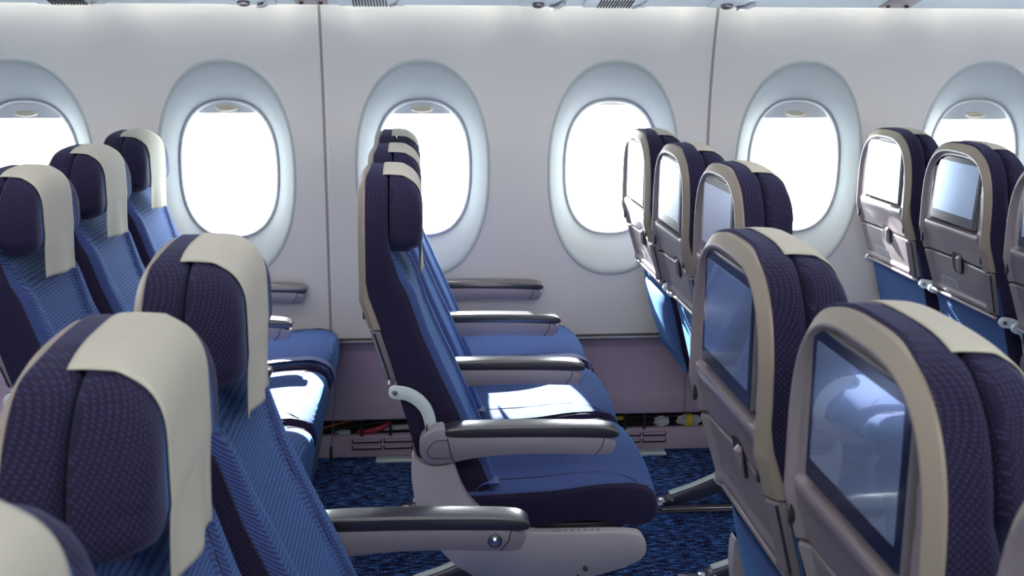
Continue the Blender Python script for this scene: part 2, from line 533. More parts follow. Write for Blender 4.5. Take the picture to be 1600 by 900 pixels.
# lower dado and floor strip on the far side behind the camera
m = MB(); m.faces([(XMIN, 2 * YC - YW, 0), (XMAX, 2 * YC - YW, 0), (XMAX, 2 * YC - YW, .44), (XMIN, 2 * YC - YW, .44)], [(0, 1, 2, 3)])
o = m.build('trim_9', M['dado'], smooth=False); tag(o, kind='structure')
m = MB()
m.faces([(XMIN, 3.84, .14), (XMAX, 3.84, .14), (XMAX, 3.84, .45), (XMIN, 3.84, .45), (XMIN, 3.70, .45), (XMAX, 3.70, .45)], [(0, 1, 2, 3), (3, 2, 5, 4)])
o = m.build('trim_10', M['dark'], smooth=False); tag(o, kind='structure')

# overhead bin with sloping underside
BINP = [(3.585, 1.544), (3.592, 1.549), (3.592, 1.70), (3.50, 2.05), (2.95, 2.10), (2.72, 1.95), (2.66, 1.78), (2.70, 1.742)]
m = MB()
xb = [XMIN + .02, XW0 - WP * 1.5, XW0 + WP * .5 + .005, XW0 + WP * 2.5, XMAX - .02]
m.loft([[(XMIN + .01, y, z) for y, z in BINP], [(XMAX - .01, y, z) for y, z in BINP]])
bn = m.build('overhead_bin', M['psu'], sharp=30)
tag(bn, 'long pale overhead bin whose underside shows along the top of the picture', 'overhead bin')

# ------------------------------------------------ passenger service units
def under_z(y): return 1.544 + (3.585 - y) * (1.742 - 1.544) / (3.585 - 2.70)
def psu_item(name, x, kind):
    root = empty(name, (x, 3.53, under_z(3.53)), bn)
    sl = math.atan2(1.742 - 1.544, 3.585 - 2.70)
    root.rotation_euler = (-sl, 0, 0)
    m = MB()
    if kind == 'light':
        m.box((-.075, -.06, -.006), (.075, .045, .001), .003); m.build('panel', M['psu'], root)
        m = MB(); m.disc((-.02, .01, -.009), .019, .012, 'z'); m.disc((-.02, .01, -.0145), .012, .006, 'z', mi=1); m.build('lamp', [M['darkmetal'], M['slot']], root)
        m = MB(); m.tube([(.02, .035, -.012), (.045, .01, -.014), (.055, -.03, -.012)], .007); m.build('trim_bar', M['chrome'], root)
    elif kind == 'grille':
        m.box((-.10, -.06, -.008), (.10, .045, .001), .004); m.build('panel', M['psu'], root)
        m = MB()
        for q in range(12):
            m.box((-.055 + q * .009, -.05, -.0125), (-.051 + q * .009, .035, -.007), .001)
        m.build('grille', M['slot'], root)
        m = MB(); m.tube([(.058, .038, -.010), (.08, .0, -.012), (.085, -.05, -.010)], .004); m.build('trim_bar', M['chrome'], root)
    else:
        m.box((-.05, -.06, -.004), (.05, .045, .001), .003); m.build('panel', M['shell'], root)
        for bx_ in (-.03, .03):
            m = MB(); m.disc((bx_, .015, -.007), .006, .006, 'z'); m.build('button', M['slot'], root)
    return root
for nm, x, kd in (('reading_light', -.49, 'light'), ('speaker_grille', -.13, 'grille'), ('reading_light', .40, 'light'), ('speaker_grille', .62, 'grille'),
                  ('reading_light', .99, 'light'), ('speaker_grille', -1.02, 'grille'), ('call_panel', 1.52, 'call'), ('call_panel', -.31, 'call')):
    psu_item(nm, x, kd)

# ------------------------------------------- odds and ends in the floor gap
def cable(name, pts, r, mt, label, cat):
    m = MB(); P = chaikin(pts, 2, closed=False); m.tube(P, r, 8)
    o = m.build(name, mt); tag(o, label, cat, 'cables in the floor gap'); return o
red = mat('red_plastic', (.42, .02, .04), .4); org = mat('orange_plastic', (.6, .16, .04), .5); yel = mat('yellow_plastic', (.75, .55, .03), .5)
wht = mat('white_plastic', (.6, .6, .62), .4); blk = mat('black_plastic', (.012, .012, .014), .5)
cable('cable', [(-.40, 3.795, .088), (-.30, 3.79, .118), (-.24, 3.80, .130), (-.18, 3.81, .135)], .003, org, 'thin orange cable in the floor gap left of the middle seats', 'cable')
cable('cable', [(-.40, 3.81, .088), (-.24, 3.81, .100), (-.10, 3.80, .128), (.10, 3.80, .132)], .005, blk, 'black cable in the floor gap behind the middle seats', 'cable')
cable('cable', [(-.22, 3.79, .087), (-.17, 3.785, .094), (-.13, 3.79, .105), (-.10, 3.80, .120)], .010, red, 'thick red cable sleeve in the floor gap behind the middle seats', 'cable')
cable('pipe', [(-.13, 3.80, .098), (.0, 3.80, .103), (.2, 3.80, .105), (.5, 3.80, .105)], .010, wht, 'white pipe lying in the floor gap behind the middle seats', 'pipe')
cable('cable', [(.60, 3.80, .098), (.72, 3.79, .122), (.80, 3.80, .115), (.98, 3.80, .118)], .005, blk, 'black cable in the floor gap ahead of the middle seats', 'cable')
m = MB(); m.box((-.285, 3.782, .082), (-.245, 3.80, .098), .004); m.box((-.30, 3.786, .088), (-.285, 3.796, .094), .002)
o = m.build('connector', wht); tag(o, 'small white cable connector beside the red sleeve', 'connector')
m = MB(); m.box((.655, 3.782, .112), (.735, 3.80, .124), .003)
o = m.build('tag', yel); tag(o, 'yellow tag in the floor gap above the right air grille', 'tag')
m = MB()
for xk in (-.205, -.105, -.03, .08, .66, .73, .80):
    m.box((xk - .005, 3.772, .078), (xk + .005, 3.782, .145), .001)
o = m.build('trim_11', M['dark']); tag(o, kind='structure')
bagm = mat('clear_film', (.55, .55, .58), .15, spec=.8)
def crumple(name, c, r, sc, mt, label, cat, seed):
    rnd = random.Random(seed)
    bm = bmesh.new(); bmesh.ops.create_icosphere(bm, subdivisions=3, radius=r)
    for v in bm.verts:
        k = 1 + rnd.uniform(-.16, .16)
        v.co = Vector((v.co.x * sc[0] * k, v.co.y * sc[1] * k, v.co.z * sc[2] * k))
    me = bpy.data.meshes.new(name); bm.to_mesh(me); bm.free()
    o = link(name, me, mt, sharp=20); o.location = c; tag(o, label, cat); return o
crumple('wrapper', (.865, 3.79, .102), .02, (1.4, .5, 1), bagm, 'crumpled clear wrapper in the floor gap above the right grille', 'wrapper', 1)
bg = crumple('packet', (.965, 3.79, .104), .022, (2.0, .5, 1), bagm, 'clear packet with a yellow band in the floor gap by the right seat row', 'packet', 2)
m = MB(); m.tube([(-.012, 0, 0), (.012, 0, 0)], .0245, 12, flat=(.55, 1.0)); b_ = m.build('band', yel, bg); tag(b_, 'yellow band')
for x0, x1, lb in ((-.155, .05, 'pale floor plate lying at the wall base behind the middle seats'), (.73, .87, 'pale floor plate lying at the wall base ahead of the middle seats')):
    m = MB(); m.box((x0, 3.715, 0), (x1, 3.768, .009), .002); o = m.build('floor_plate', M['link']); tag(o, lb, 'floor plate', 'floor plates')

# ==================================================================== seats
def back_x(z): return interp(z, [.70, .727, .832, .909, .95, 1.2], [.053, .045, .015, -.008, -.007, -.007])
def arch(z, z0, h, W):
    t = (z - z0) / h
    return W * (max(0, 1 - t ** 3)) ** (1 / 3) if t > 0 else W
def shell_w(z): return arch(z, .95, .217, .20) if z > .95 else interp(z, [.72, .85, .95], [.174, .196, .20])
def side_x(z): return interp(z, [.72, .838, .92, .95, 1.18], [.062, .040, .012, .007, .008])

ROWS = {}
def shell_profile(d, z=1.0):
    """how far the back of the shell lies in front of its rearmost plane, d inside its outline"""
    t = min(1, d / .017)
    x = .011 * (1 - t) ** 1.15 + .0010 * (1 - float(sstep(.014, .0185, d)))
    return x + .012 * float(sstep(.0205, .030, d))

def make_shell(root):
    zb, H = .848, .217
    half = [(shell_w(z), z) for z in np.linspace(zb, .95, 26)]
    half += [(.20 * math.cos(a) ** (2 / 3), .95 + H * math.sin(a) ** (2 / 3)) for a in np.linspace(0, PI / 2, 64)[1:]]
    P = np.array(half); P[-1, 0] = 0
    T = np.gradient(P, axis=0); T /= np.linalg.norm(T, axis=1)[:, None]
    Nn = np.stack([-T[:, 1], T[:, 0]], 1)          # points inwards
    Nn[-1] = (0, -1)
    n = len(P)
    offs = [0, .002, .005, .009, .013, .015, .0163, .0175, .0187, .0205, .022, .0235, .025, .0265, .028, .030, .033]
    full = lambda A: [(y, z) for y, z in A] + [(-y, z) for y, z in A[-2::-1]]
    rings = []
    for d in offs:
        A = P + Nn * d
        A[:, 0] = np.maximum(A[:, 0], 0); A[-1, 0] = 0
        rings.append([(back_x(z) + shell_profile(d, z), y, z) for y, z in full(A)])
    rings.insert(0, [(side_x(z) + .014, y, z) for y, z in full(P)])
    m = MB()
    nn = len(rings[0])
    V = [p for r in rings for p in r]
    F, MI = [], []
    for i in range(len(rings) - 1):
        for j in range(nn - 1):
            a = i * nn + j; F.append((a, a + 1, a + nn + 1, a + nn)); MI.append(1 if i < 8 else 0)
    # inner panel row by row between the two sides
    A = P + Nn * .033; A[-1, 0] = 0; A[:, 0] = np.maximum(A[:, 0], 0)
    base = len(V); cols = 60
    ss = np.linspace(-1, 1, cols + 1)
    # extra rows where the pocket and ledge need them
    zr = sorted(set(list(np.interp(np.linspace(0, 1, 70), np.linspace(0, 1, n), A[:, 1]).round(5)) + list(np.linspace(.93, .95, 8)) + list(np.linspace(1.128, A[-1, 1] - .0005, 12))))
    for z in zr:
        w = float(np.interp(z, A[:, 1], A[:, 0]))
        for s in ss:
            y = s * w
            lip = float(sstep(.942, .936, z)) * float(sstep(.902, .930, z)) * float(sstep(1.0, .93, abs(s)))
            x = back_x(z) + .012 - .0085 * lip
            e = max(abs(y) - .137, z - 1.138, .938 - z)
            x += float(sstep(.003, -.006, e)) * .020
            x += .007 * math.exp(-((y / .080) ** 2 + ((z - .858) / .045) ** 2))
            V.append((x, y, z))
    k = cols + 1
    for i in range(len(zr) - 1):
        for j in range(cols):
            a = base + i * k + j; F.append((a, a + k, a + k + 1, a + 1)); MI.append(0)
    # lower edge
    b2 = len(V); w = shell_w(zb)
    for s in ss:
        y = s * w; d = w - abs(y)
        xx = back_x(zb) + shell_profile(d, zb) + (.0 if d < .033 else .007 * math.exp(-((y / .080) ** 2 + (.010 / .045) ** 2)))
        V.append((xx, y, zb)); V.append((xx + .028, y, zb))
    for j in range(cols):
        a = b2 + 2 * j; F.append((a, a + 1, a + 3, a + 2)); MI.append(0)
    m.faces(V, F, MI)
    bmesh.ops.remove_doubles(m.bm, verts=m.bm.verts, dist=1e-6)
    sh = m.build('back_shell', [M['shell'], M['edge']], root, sharp=50)
    for sy in (-1, 1):
        m = MB()
        pts = chaikin([(-.004, -.015), (.004, -.015), (.0045, .015), (-.0045, .015)], 2)
        m.prism([(sy * .1765 + a, .882 + b) for a, b in pts], back_x(.882) - .0008, back_x(.882) + .010, .001, 1, 'x')
        m.build('coat_hook', M['slot'], sh)
    m = MB()
    V, F = [], []
    zs = np.linspace(.806, .864, 16)
    for z in zs:
        hw = .033 * max(.02, 1 - abs((z - .835) / .0292) ** 4) ** .25
        for y in (-hw, -hw * .5, 0, hw * .5, hw):
            V.append((back_x(z) + .0105 + .007 * math.exp(-((y / .080) ** 2 + ((z - .858) / .045) ** 2)), y, z))
    F = [(i * 5 + j, i * 5 + j + 1, i * 5 + j + 6, i * 5 + j + 5) for i in range(15) for j in range(4)]
    m.faces(V, F)
    m.build('latch_pocket', M['slot'], sh)
    return sh

def make_monitor(root):
    m = MB()
    o = empty('monitor', (0, 0, 0), root)
    # bezel plate, glass, frame
    def rr(hy, z0, z1, r, n=6):
        P = []
        for cy_, cz_, a0 in ((hy - r, z1 - r, 0), (-hy + r, z1 - r, 90), (-hy + r, z0 + r, 180), (hy - r, z0 + r, 270)):
            for k in range(n + 1):
                a = math.radians(a0 + 90 * k / n); P.append((cy_ + r * math.cos(a), cz_ + r * math.sin(a)))
        return P
    m.prism(rr(.132, .948, 1.133, .007), .0005, .014, .002, 2, 'x')
    fr = m.build('monitor_frame', M['monframe'], o)
    m = MB(); m.prism(rr(.129, .951, 1.130, .005), -.0012, .004, .0008, 1, 'x')
    m.build('bezel', M['bezelblack'], o)
    m = MB(); m.prism(rr(.116, .975, 1.116, .003), -.0018, .002, .0003, 1, 'x')
    m.build('screen', M['screen'], o)
    return o

def make_tray(root):
    zb, zt = .728, .844
    m = MB()
    rows, cols = 30, 40
    V, F = [], []
    for i in range(rows + 1):
        z = zb + (zt - zb) * i / rows
        w = interp(z, [.72, .85], [.176, .196])
        for j in range(cols + 1):
            y = w * (2 * j / cols - 1)
            x = back_x(z) + shell_profile(w - abs(y)) + .007 * math.exp(-((y / .080) ** 2 + ((z - .858) / .045) ** 2))
            d = min(z - zb, zt - z)
            if d < .004:
                x += .004 * (1 - math.sqrt(max(0, 1 - ((.004 - d) / .004) ** 2)))
            x -= .006 * float(sstep(.752, .738, z)) * float(sstep(.0, .03, w - abs(y)))
            V.append((x, y, z))
    n = cols + 1
    for i in range(rows):
        for j in range(cols):
            a = i * n + j; F.append((a, a + n, a + n + 1, a + 1))
    per = [j for j in range(n)] + [i * n + cols for i in range(1, rows + 1)] + [rows * n + j for j in range(cols - 1, -1, -1)] + [i * n for i in range(rows - 1, 0, -1)]
    b = len(V)
    for q in per:
        V.append((V[q][0] * 0 + back_x(V[q][2]) + .024, V[q][1], V[q][2]))
    for i in range(len(per)):
        F.append((per[i], per[(i + 1) % len(per)], b + (i + 1) % len(per), b + i))
    F.append(tuple(range(b, b + len(per))))
    m.faces(V, F)
    t = m.build('tray_table', M['shell2'], root, sharp=45)
    m = MB()   # dark groove in both sides of the folded table
    for sy in (-1, 1):
        m = MB()
        pts = [(back_x(z) + .010, sy * interp(z, [.72, .85], [.1765, .1965]), z) for z in np.linspace(.735, .84, 6)]
        m.tube(pts, .0022, 6)
        m.build('groove', M['slot'], t)
    m = MB()   # turning latch
    m.tube([(back_x(.857) + .017, -.016, .858), (back_x(.852) + .0125, -.016, .852), (back_x(.83) + .0105, -.016, .822), (back_x(.82) + .012, -.016, .812)], [.004, .0062, .0062, .004], 12, flat=(1.9, 1))
    m.build('latch', M['shell'], t)
    m = MB()   # instruction placard with lines of small print
    z0, z1 = .756, .780
    def bx(z): return back_x(z) + .0112 - .006 * float(sstep(.752, .738, z))
    m.faces([(bx(z0), .02, z0), (bx(z0), .12, z0), (bx(z1), .12, z1), (bx(z1), .02, z1)], [(0, 1, 2, 3)])
    pl = m.build('placard', M['placard'], t, smooth=False)
    m = MB()
    for zc in (.762, .770):
        m = MB(); m.faces([(bx(zc) - .0006, .03, zc), (bx(zc) - .0006, .11, zc), (bx(zc + .0022) - .0006, .11, zc + .0022), (bx(zc + .0022) - .0006, .03, zc + .0022)], [(0, 1, 2, 3)])
        m.build('print_line', M['ink'], pl, smooth=False)
    m = MB()   # bar under the table with its end knuckles
    m.tube([(.054, -.186, .722), (.054, .186, .722)], .0052, 10)
    m.build('hinge_bar', M['shell'], t)
    return t

def fab_w(z):
    if z > .95: return arch(z, .95, .222, .201)
    return interp(z, [.44, .7, .85, .95], [.193, .196, .198, .201])
def fab_b(z): return interp(z, [.45, .5, .616, .688, .73, .838, .92, .95, 1.18], [.14, .125, .096, .076, .0685, .0405, .013, .008, .009])
def fab_f(z): return interp(z, [.44, .5, .681, .753, .836, .921, .954, 1.011, 1.03, 1.19], [.278, .258, .184, .152, .117, .090, .073, .060, .055, .055])
def fab_front(s, z, w):
    a = abs(s)
    k = float(sstep(1.02, .93, z))
    sg = interp(z, [.5, .8, .95], [.66, .58, .72])         # line of the seam
    x = fab_f(z)
    x += k * (.020 * float(sstep(1.0, .82, a)) - .009 * float(sstep(sg + .05, sg - .10, a)) - .006 * math.exp(-((a - sg) / .022) ** 2))
    r = min(.016, w * .9); s0 = 1 - r / max(w, 1e-4)
    if a > s0:
        x -= .014 * (1 - math.sqrt(max(0, 1 - ((a - s0) / (1 - s0)) ** 2)))
    if z > 1.15:
        x -= .010 * float(sstep(1.145, 1.172, z)) ** 2
    return x

def make_backrest(root):
    m = MB()
    zt = .95 + .222
    zz = np.concatenate([np.linspace(.44, .95, 46), .95 + .222 * (1 - (1 - np.linspace(0, 1, 34)[1:]) ** 1.8)])
    nb, nf, nsd = 13, 56, 5
    rings = []
    for z in zz:
        w = max(fab_w(z), .0008); b = fab_b(z)
        if z > 1.15: b += .008 * float(sstep(1.15, zt, z)) ** 2
        def hollow(y):
            d = min(w - abs(y), .95 + .222 * max(0, 1 - min(1, abs(y) / .201) ** 3) ** (1 / 3) - z)
            return b + max(0, .0475 - b) * float(sstep(.014, .026, d)) * float(sstep(.80, .84, z))
        ty = [w, w - .008, w - .014, w - .020, w - .027] if w > .06 else [w, w * .9, w * .8, w * .7, w * .6]
        ys_ = ty + [ty[-1] * q for q in (.6, .2, -.2, -.6)] + [-q for q in ty[::-1][:-1]]
        ring = [(hollow(y), y, z) for y in ys_]
        fe = fab_front(1, z, w)
        ring += [(b + (fe - b) * j / nsd, -w, z) for j in range(nsd)]
        fs = [(-1 + 2 * j / nf) for j in range(nf)]
        fs = [math.copysign(abs(s) ** .8, s) for s in fs]
        ring += [(fab_front(s, z, w), w * s, z) for s in fs]
        ring += [(fe + (b - fe) * j / nsd, w, z) for j in range(nsd)]
        rings.append(ring)
    m.loft(rings, mi=lambda i, j: 1 if (nb + nsd + 2 <= j < nb + nsd + nf - 2 and zz[i] < 1.03) or (j < nb and zz[i] < .80) else 0)
    br = m.build('backrest', [M['dots'], M['ribs']], root, sharp=60)
    for sy in (-1, 1):
        P = []
        for z in np.linspace(.50, .955, 26):
            w = fab_w(z); sg = interp(z, [.5, .8, .95], [.66, .58, .72])
            P.append((fab_front(sg, z, w) + .0006, sy * sg * w, z))
        m = MB(); m.tube(P, .0016, 6); m.build('seam', M['seamline'], br)
        P = [(fab_front(.955, z, fab_w(z)) + .0006, sy * .955 * fab_w(z), z) for z in np.linspace(.47, 1.0, 26)]
        m = MB(); m.tube(P, .0015, 6); m.build('seam', M['seamline'], br)
    return br

HB, HT = 1.006, 1.169
def head_w(z):
    w = arch(z, .965, HT - .965, .193)
    if z < HB + .045:
        t = (HB + .045 - z) / .045
        w -= .050 * (1 - math.sqrt(max(0, 1 - t * t)))
    return max(w, .001)
def head_top(y):
    return .965 + (HT - .965) * (max(0, 1 - (min(abs(y), .193) / .193) ** 3)) ** (1 / 3)
def head_front(y, z):
    a = abs(y)
    x = .122 + .005 * math.exp(-((a - .135) / .035) ** 2)
    w = head_w(z) if z < 1.06 else .193
    t1 = max(0, (.042 - (w - a)) / .042); t2 = max(0, (.062 - (head_top(y) - z)) / .062); t3 = max(0, (.032 - (z - HB)) / .032)
    t = min(1, math.hypot(t1, max(t2, t3)))
    return x - (.026 + .020 * min(1, t2)) * (1 - math.sqrt(max(0, 1 - t * t)))

def make_headrest(root):
    m = MB(); rings = []
    u = np.linspace(0, 1, 40)
    zz = HB + (HT - HB) * (.5 - .5 * np.cos(PI * u))
    nb, nf, ns = 10, 40, 5
    for z in zz:
        w = head_w(z)
        if z in (zz[0],): w *= .9
        b = .059
        fe = head_front(w, z)
        wb = max(w - .012, w * .3)
        ring = [(b, wb * (1 - 2 * j / nb) , z) for j in range(nb)]
        k_ = [0, .05, .16, .42, .72]
        e_ = [wb, w - .0035, w, w + .004, w + .003]
        ring += [(b + (fe - b) * k_[j], -e_[j], z) for j in range(ns)]
        ring += [(head_front(w * (-1 + 2 * j / nf), z), w * (-1 + 2 * j / nf), z) for j in range(nf)]
        ring += [(fe, w, z)] + [(b + (fe - b) * k_[j], e_[j], z) for j in range(ns - 1, 0, -1)]
        rings.append(ring)
    m.loft(rings, mi=lambda i, j: 1 if nb + ns + 7 <= j < nb + ns + nf - 7 else 0)
    h = m.build('headrest', [M['dots'], M['ribs']], root, sharp=70)
    return h

def make_cover(h, seed, skew=0):
    """cloth strip laid over the top of the headrest and hanging down its front"""
    rnd = random.Random(seed)
    nu, nv = 24, 48
    ph = rnd.uniform(0, 6)
    V = []
    cols_ = []
    for j in range(nu + 1):
        s = -1 + 2 * j / nu
        y = s * .098 - .004
        zt = head_top(y)
        pl = [(.045, zt + .004), (.056, zt + .0045), (.068, zt + .004)]
        pl += [(head_front(y, z) + .0035, z + (.003 if z > zt - .004 else 0)) for z in np.linspace(zt - .0005, HB + .022, 30)]
        x0 = pl[-1][0]
        for q in np.linspace(0, 1, 12)[1:]:
            z = (HB + .022) - q * (HB + .022 - .940 + .010 * s)
            x = x0 - .004 * q + .005 * q * math.sin(4 * s + ph) + .004 * q * q
            pl.append((max(x, fab_front(y / .2, z, .2) + .005), z))
        pl = np.array(pl)
        L = np.concatenate([[0], np.cumsum(np.linalg.norm(np.diff(pl, axis=0), axis=1))])
        u = np.linspace(0, L[-1], nv + 1)
        cols_.append(np.stack([np.interp(u, L, pl[:, 0]), np.full(nv + 1, y) * (1 + .05 * np.linspace(0, 1, nv + 1)), np.interp(u, L, pl[:, 1])], 1))
    for i in range(nv + 1):
        for j in range(nu + 1):
            V.append(tuple(cols_[j][i]))
    n = nu + 1
    F = [(i * n + j, i * n + j + 1, (i + 1) * n + j + 1, (i + 1) * n + j) for i in range(nv) for j in range(nu)]
    m = MB(); m.faces(V, F)
    c = m.build('headrest_cover', M['cover'], h, sharp=70)
    md = c.modifiers.new('Solid', 'SOLIDIFY'); md.thickness = .0016; md.offset = 0
    return c

def make_cushion(root):
    ol = chaikin([(.165, .415), (.165, .455), (.20, .474), (.30, .476), (.41, .480), (.504, .494), (.578, .495), (.622, .483), (.636, .452), (.634, .418), (.614, .400), (.565, .404), (.50, .416), (.44, .412), (.36, .400), (.22, .400)], 3)
    ol = [np.array(p) for p in ol]
    c = np.array([.40, .445])
    rings, n = [], 40
    ys = np.sin(np.linspace(-PI / 2, PI / 2, n + 1)) * .224
    for y in ys:
        d = .224 - abs(y); r = .022
        ins = r * .55 * (1 - math.sqrt(max(0, 1 - ((r - d) / r) ** 2))) if d < r else 0
        cr = .020 * (1 - (abs(y) / .224) ** 2.4)
        ring = []
        for p in ol:
            v = c - p; L = np.linalg.norm(v)
            q = p + v / L * ins
            up = float(sstep(.455, .475, p[1]))
            ring.append((q[0] + .006 * (1 - (y / .224) ** 2) * float(sstep(.605, .63, p[0])), y, q[1] + cr * up))
        rings.append(ring)
    N_ = len(ol)
    def mi(i, j):
        p = (ol[j] + ol[(j + 1) % N_]) / 2
        return 1 if (p[1] > .468 and abs(ys[i] + ys[i + 1]) / 2 < .212) or (p[0] > .60 and p[1] > .43 and abs(ys[i] + ys[i + 1]) / 2 < .212) else 0
    m = MB(); m.loft(rings, mi=mi)
    cu = m.build('seat_cushion', [M['dots'], M['ribs']], root, sharp=60)
    m = MB()
    def topz(x, y):
        return interp(x, [.20, .30, .41, .504, .578, .615], [.4735, .4762, .4805, .4925, .4945, .4845]) + .020 * (1 - (abs(y) / .224) ** 2.4)
    for sy in (-1, 1):
        m = MB(); m.tube([(x, sy * .2125, topz(x, .2125) + .0002) for x in np.linspace(.20, .612, 22)], .0016, 6)
        m.build('seam', M['seamline'], cu); m = MB()
        m.tube([(x, sy * interp(x, [.2, .45, .54, .59], [.150, .150, .165, .205]), topz(x, interp(x, [.2, .45, .54, .59], [.150, .150, .165, .205]))) for x in np.linspace(.20, .59, 26)], .0013, 6)
        m.build('seam', M['seamline'], cu)
    return cu

def make_armrest(root, y, kind='plain', button=0):
    hw = .024
    body = chaikin([(.112, .605), (.118, .636), (.150, .653), (.168, .654), (.170, .633), (.30, .632), (.42, .629), (.532, .624), (.522, .590), (.510, .586), (.488, .586), (.40, .591), (.30, .592), (.22, .585), (.184, .577), (.150, .572), (.122, .580)], 2)
    m = MB(); m.prism(body, y - hw, y + hw, .004, 2)
    a = m.build('armrest', M['arm'], root, sharp=40)
    pad = chaikin([(.168, .655), (.30, .656), (.42, .653), (.508, .649), (.532, .640), (.536, .628), (.525, .622), (.42, .627), (.30, .630), (.172, .631), (.166, .638)], 2)
    m = MB(); m.prism(pad, y - hw - .001, y + hw + .001, .007, 3)
    p = m.build('armrest_pad', M['pad'], a, sharp=50)
    for sy in (-1, 1):   # joint of the end cap
        m = MB(); yy = y + sy * (hw + .0003)
        m.tube([(.502, yy, .625), (.498, yy, .606), (.484, yy, .588)], .0011, 6); m.build('joint_line', M['slot'], a)
        if kind == 'aisle':
            m = MB(); m.tube([(.172, yy, .632), (.178, yy, .60), (.186, yy, .578)], .0012, 6); m.build('joint_line', M['slot'], a); m = MB()
            P = chaikin([(.172, yy, .628), (.145, yy, .628), (.127, yy, .605), (.135, yy, .588), (.18, yy, .588)], 2, closed=False)
            m.tube(P, .0010, 6); m.build('joint_line', M['slot'], a)
    if kind == 'aisle':
        m = MB(); m.box((.128, y - .006, .6395), (.131, y + .012, .652), .0005)
        m.build('slot', M['slot'], a)
    if button:
        m = MB(); yy = y + button * (hw + .001)
        m.disc((.474, yy, .607), .0125, .006, 'y', 28, .002); m.build('button_ring', M['darkmetal'], a)
        m = MB(); m.ball((.474, yy + button * .001, .607), .0088, (1, .55, 1), 0, 20, 12); m.build('recline_button', M['chrome'], a)
    return a

def make_link(root, sy):
    """curved reclining arm at the side of the backrest"""
    cl = chaikin([(.064, .716), (.092, .712), (.118, .694), (.134, .668), (.140, .630)], 2, closed=False)
    up, dn = [], []
    for i, p in enumerate(cl):
        a = np.array(cl[max(i - 1, 0)]); b = np.array(cl[min(i + 1, len(cl) - 1)])
        t = (b - a) / np.linalg.norm(b - a); nrm = np.array([-t[1], t[0]])
        w = .0135 - .0015 * i / len(cl)
        up.append(tuple(np.array(p) + nrm * w)); dn.append(tuple(np.array(p) - nrm * w))
    cap = [(.064 + .0135 * math.cos(a), .716 + .0135 * math.sin(a)) for a in np.linspace(1.5 * PI, .5 * PI, 9)][::-1][::-1]
    ol = cap + up + dn[::-1]
    m = MB(); m.prism(ol, sy * .204, sy * .216, .002, 2)
    l = m.build('recline_link', M['link'], root, sharp=40)
    m = MB(); m.disc((.064, sy * .2165, .716), .0055, .003, 'y', 16, .0006); m.build('bolt', M['darkmetal'], l)
    return l

def make_shroud(root, sy):
    ol = [(.098, .598), (.106, .580), (.130, .566), (.170, .568), (.186, .574), (.196, .535), (.213, .495), (.244, .458), (.29, .425), (.354, .4055), (.46, .4045), (.575, .402), (.600, .388), (.603, .350), (.580, .325), (.54, .306), (.44, .285), (.34, .268), (.27, .276), (.20, .325), (.14, .392), (.106, .470), (.095, .539)]
    ol = chaikin(ol, 2)
    y0, y1 = sy * .230, sy * .260
    bm = bmesh.new()
    # the outer face leans in below the crease
    outer, inner = [], []
    for x, z in ol:
        k = float(sstep(.352, .300, z - .02 * (x - .4))) if x > .2 else 0
        outer.append((x, y1 - sy * .016 * k, z)); inner.append((x, y0, z))
    N_ = len(ol)
    A = [bm.verts.new(p) for p in outer]; B = [bm.verts.new(p) for p in inner]
    # fill outer face through a strip so that it bends along the crease
    fa = bm.faces.new(A); fb = bm.faces.new(B[::-1])
    for i in range(N_):
        bm.faces.new((A[i], B[i], B[(i + 1) % N_], A[(i + 1) % N_]))
    bmesh.ops.recalc_face_normals(bm, faces=bm.faces)
    bmesh.ops.bevel(bm, geom=list(set(fa.edges)), offset=.004, segments=2, profile=.5, affect='EDGES', clamp_overlap=True)
    big = [f for f in bm.faces if len(f.verts) > 8]
    bmesh.ops.triangulate(bm, faces=big)
    m = MB(); m._merge(bm, 0)
    s = m.build('side_shroud', M['shroud'], root, sharp=35)
    for px, pz in ((.47, .318), (.455, .296), (.30, .30)):
        m = MB(); m.disc((px, y1 - sy * .010, pz), .0055, .012, 'y', 14, .001); m.build('screw', M['darkmetal'], s)
    for q in range(8):
        m = MB(); m.ball((.40 + .014 * q, sy * .245, .4045), .0032, (1, 1, 1), 0, 8, 6); m.build('rivet', M['arm'], s)
    return s

def make_leg_rear(root, y):
    ol = chaikin([(.062, .030), (.090, .056), (.16, .078), (.24, .112), (.30, .20), (.33, .355), (.37, .355), (.35, .20), (.31, .10), (.25, .058), (.17, .036), (.10, .020), (.066, .014)], 2)
    m = MB(); m.prism(ol, y - .017, y + .017, .004, 2)
    l = m.build('leg', M['darkmetal'], root, sharp=40)
    m = MB(); m.tube([(.092, y, .059), (.16, y, .081), (.24, y, .115), (.285, y, .17)], .006, 8, flat=(2.6, .6)); m.build('leg_cap', M['link'], l)
    m = MB()
    m.box((.004, y - .020, .0085), (.070, y + .020, .034), .005); m.box((.056, y - .012, .016), (.104, y + .012, .044), .006)
    f = m.build('floor_fitting', M['metal'], l)
    for px, pz in ((.074, .034), (.098, .040)):
        m = MB(); m.disc((px, y - .018, pz), .006, .006, 'y', 14, .001); m.build('bolt', M['chrome'], l)
    return l

def make_leg_front(root, y):
    m = MB(); m.tube(chaikin([(.570, y, .372), (.606, y, .345), (.570, y, .16), (.53, y, .06), (.50, y, .028)], 2, closed=False), .014, 12)
    l = m.build('leg', M['metal'], root)
    m = MB(); m.box((.472, y - .020, .0085), (.530, y + .020, .030), .005); m.build('floor_fitting', M['metal'], l)
    return l

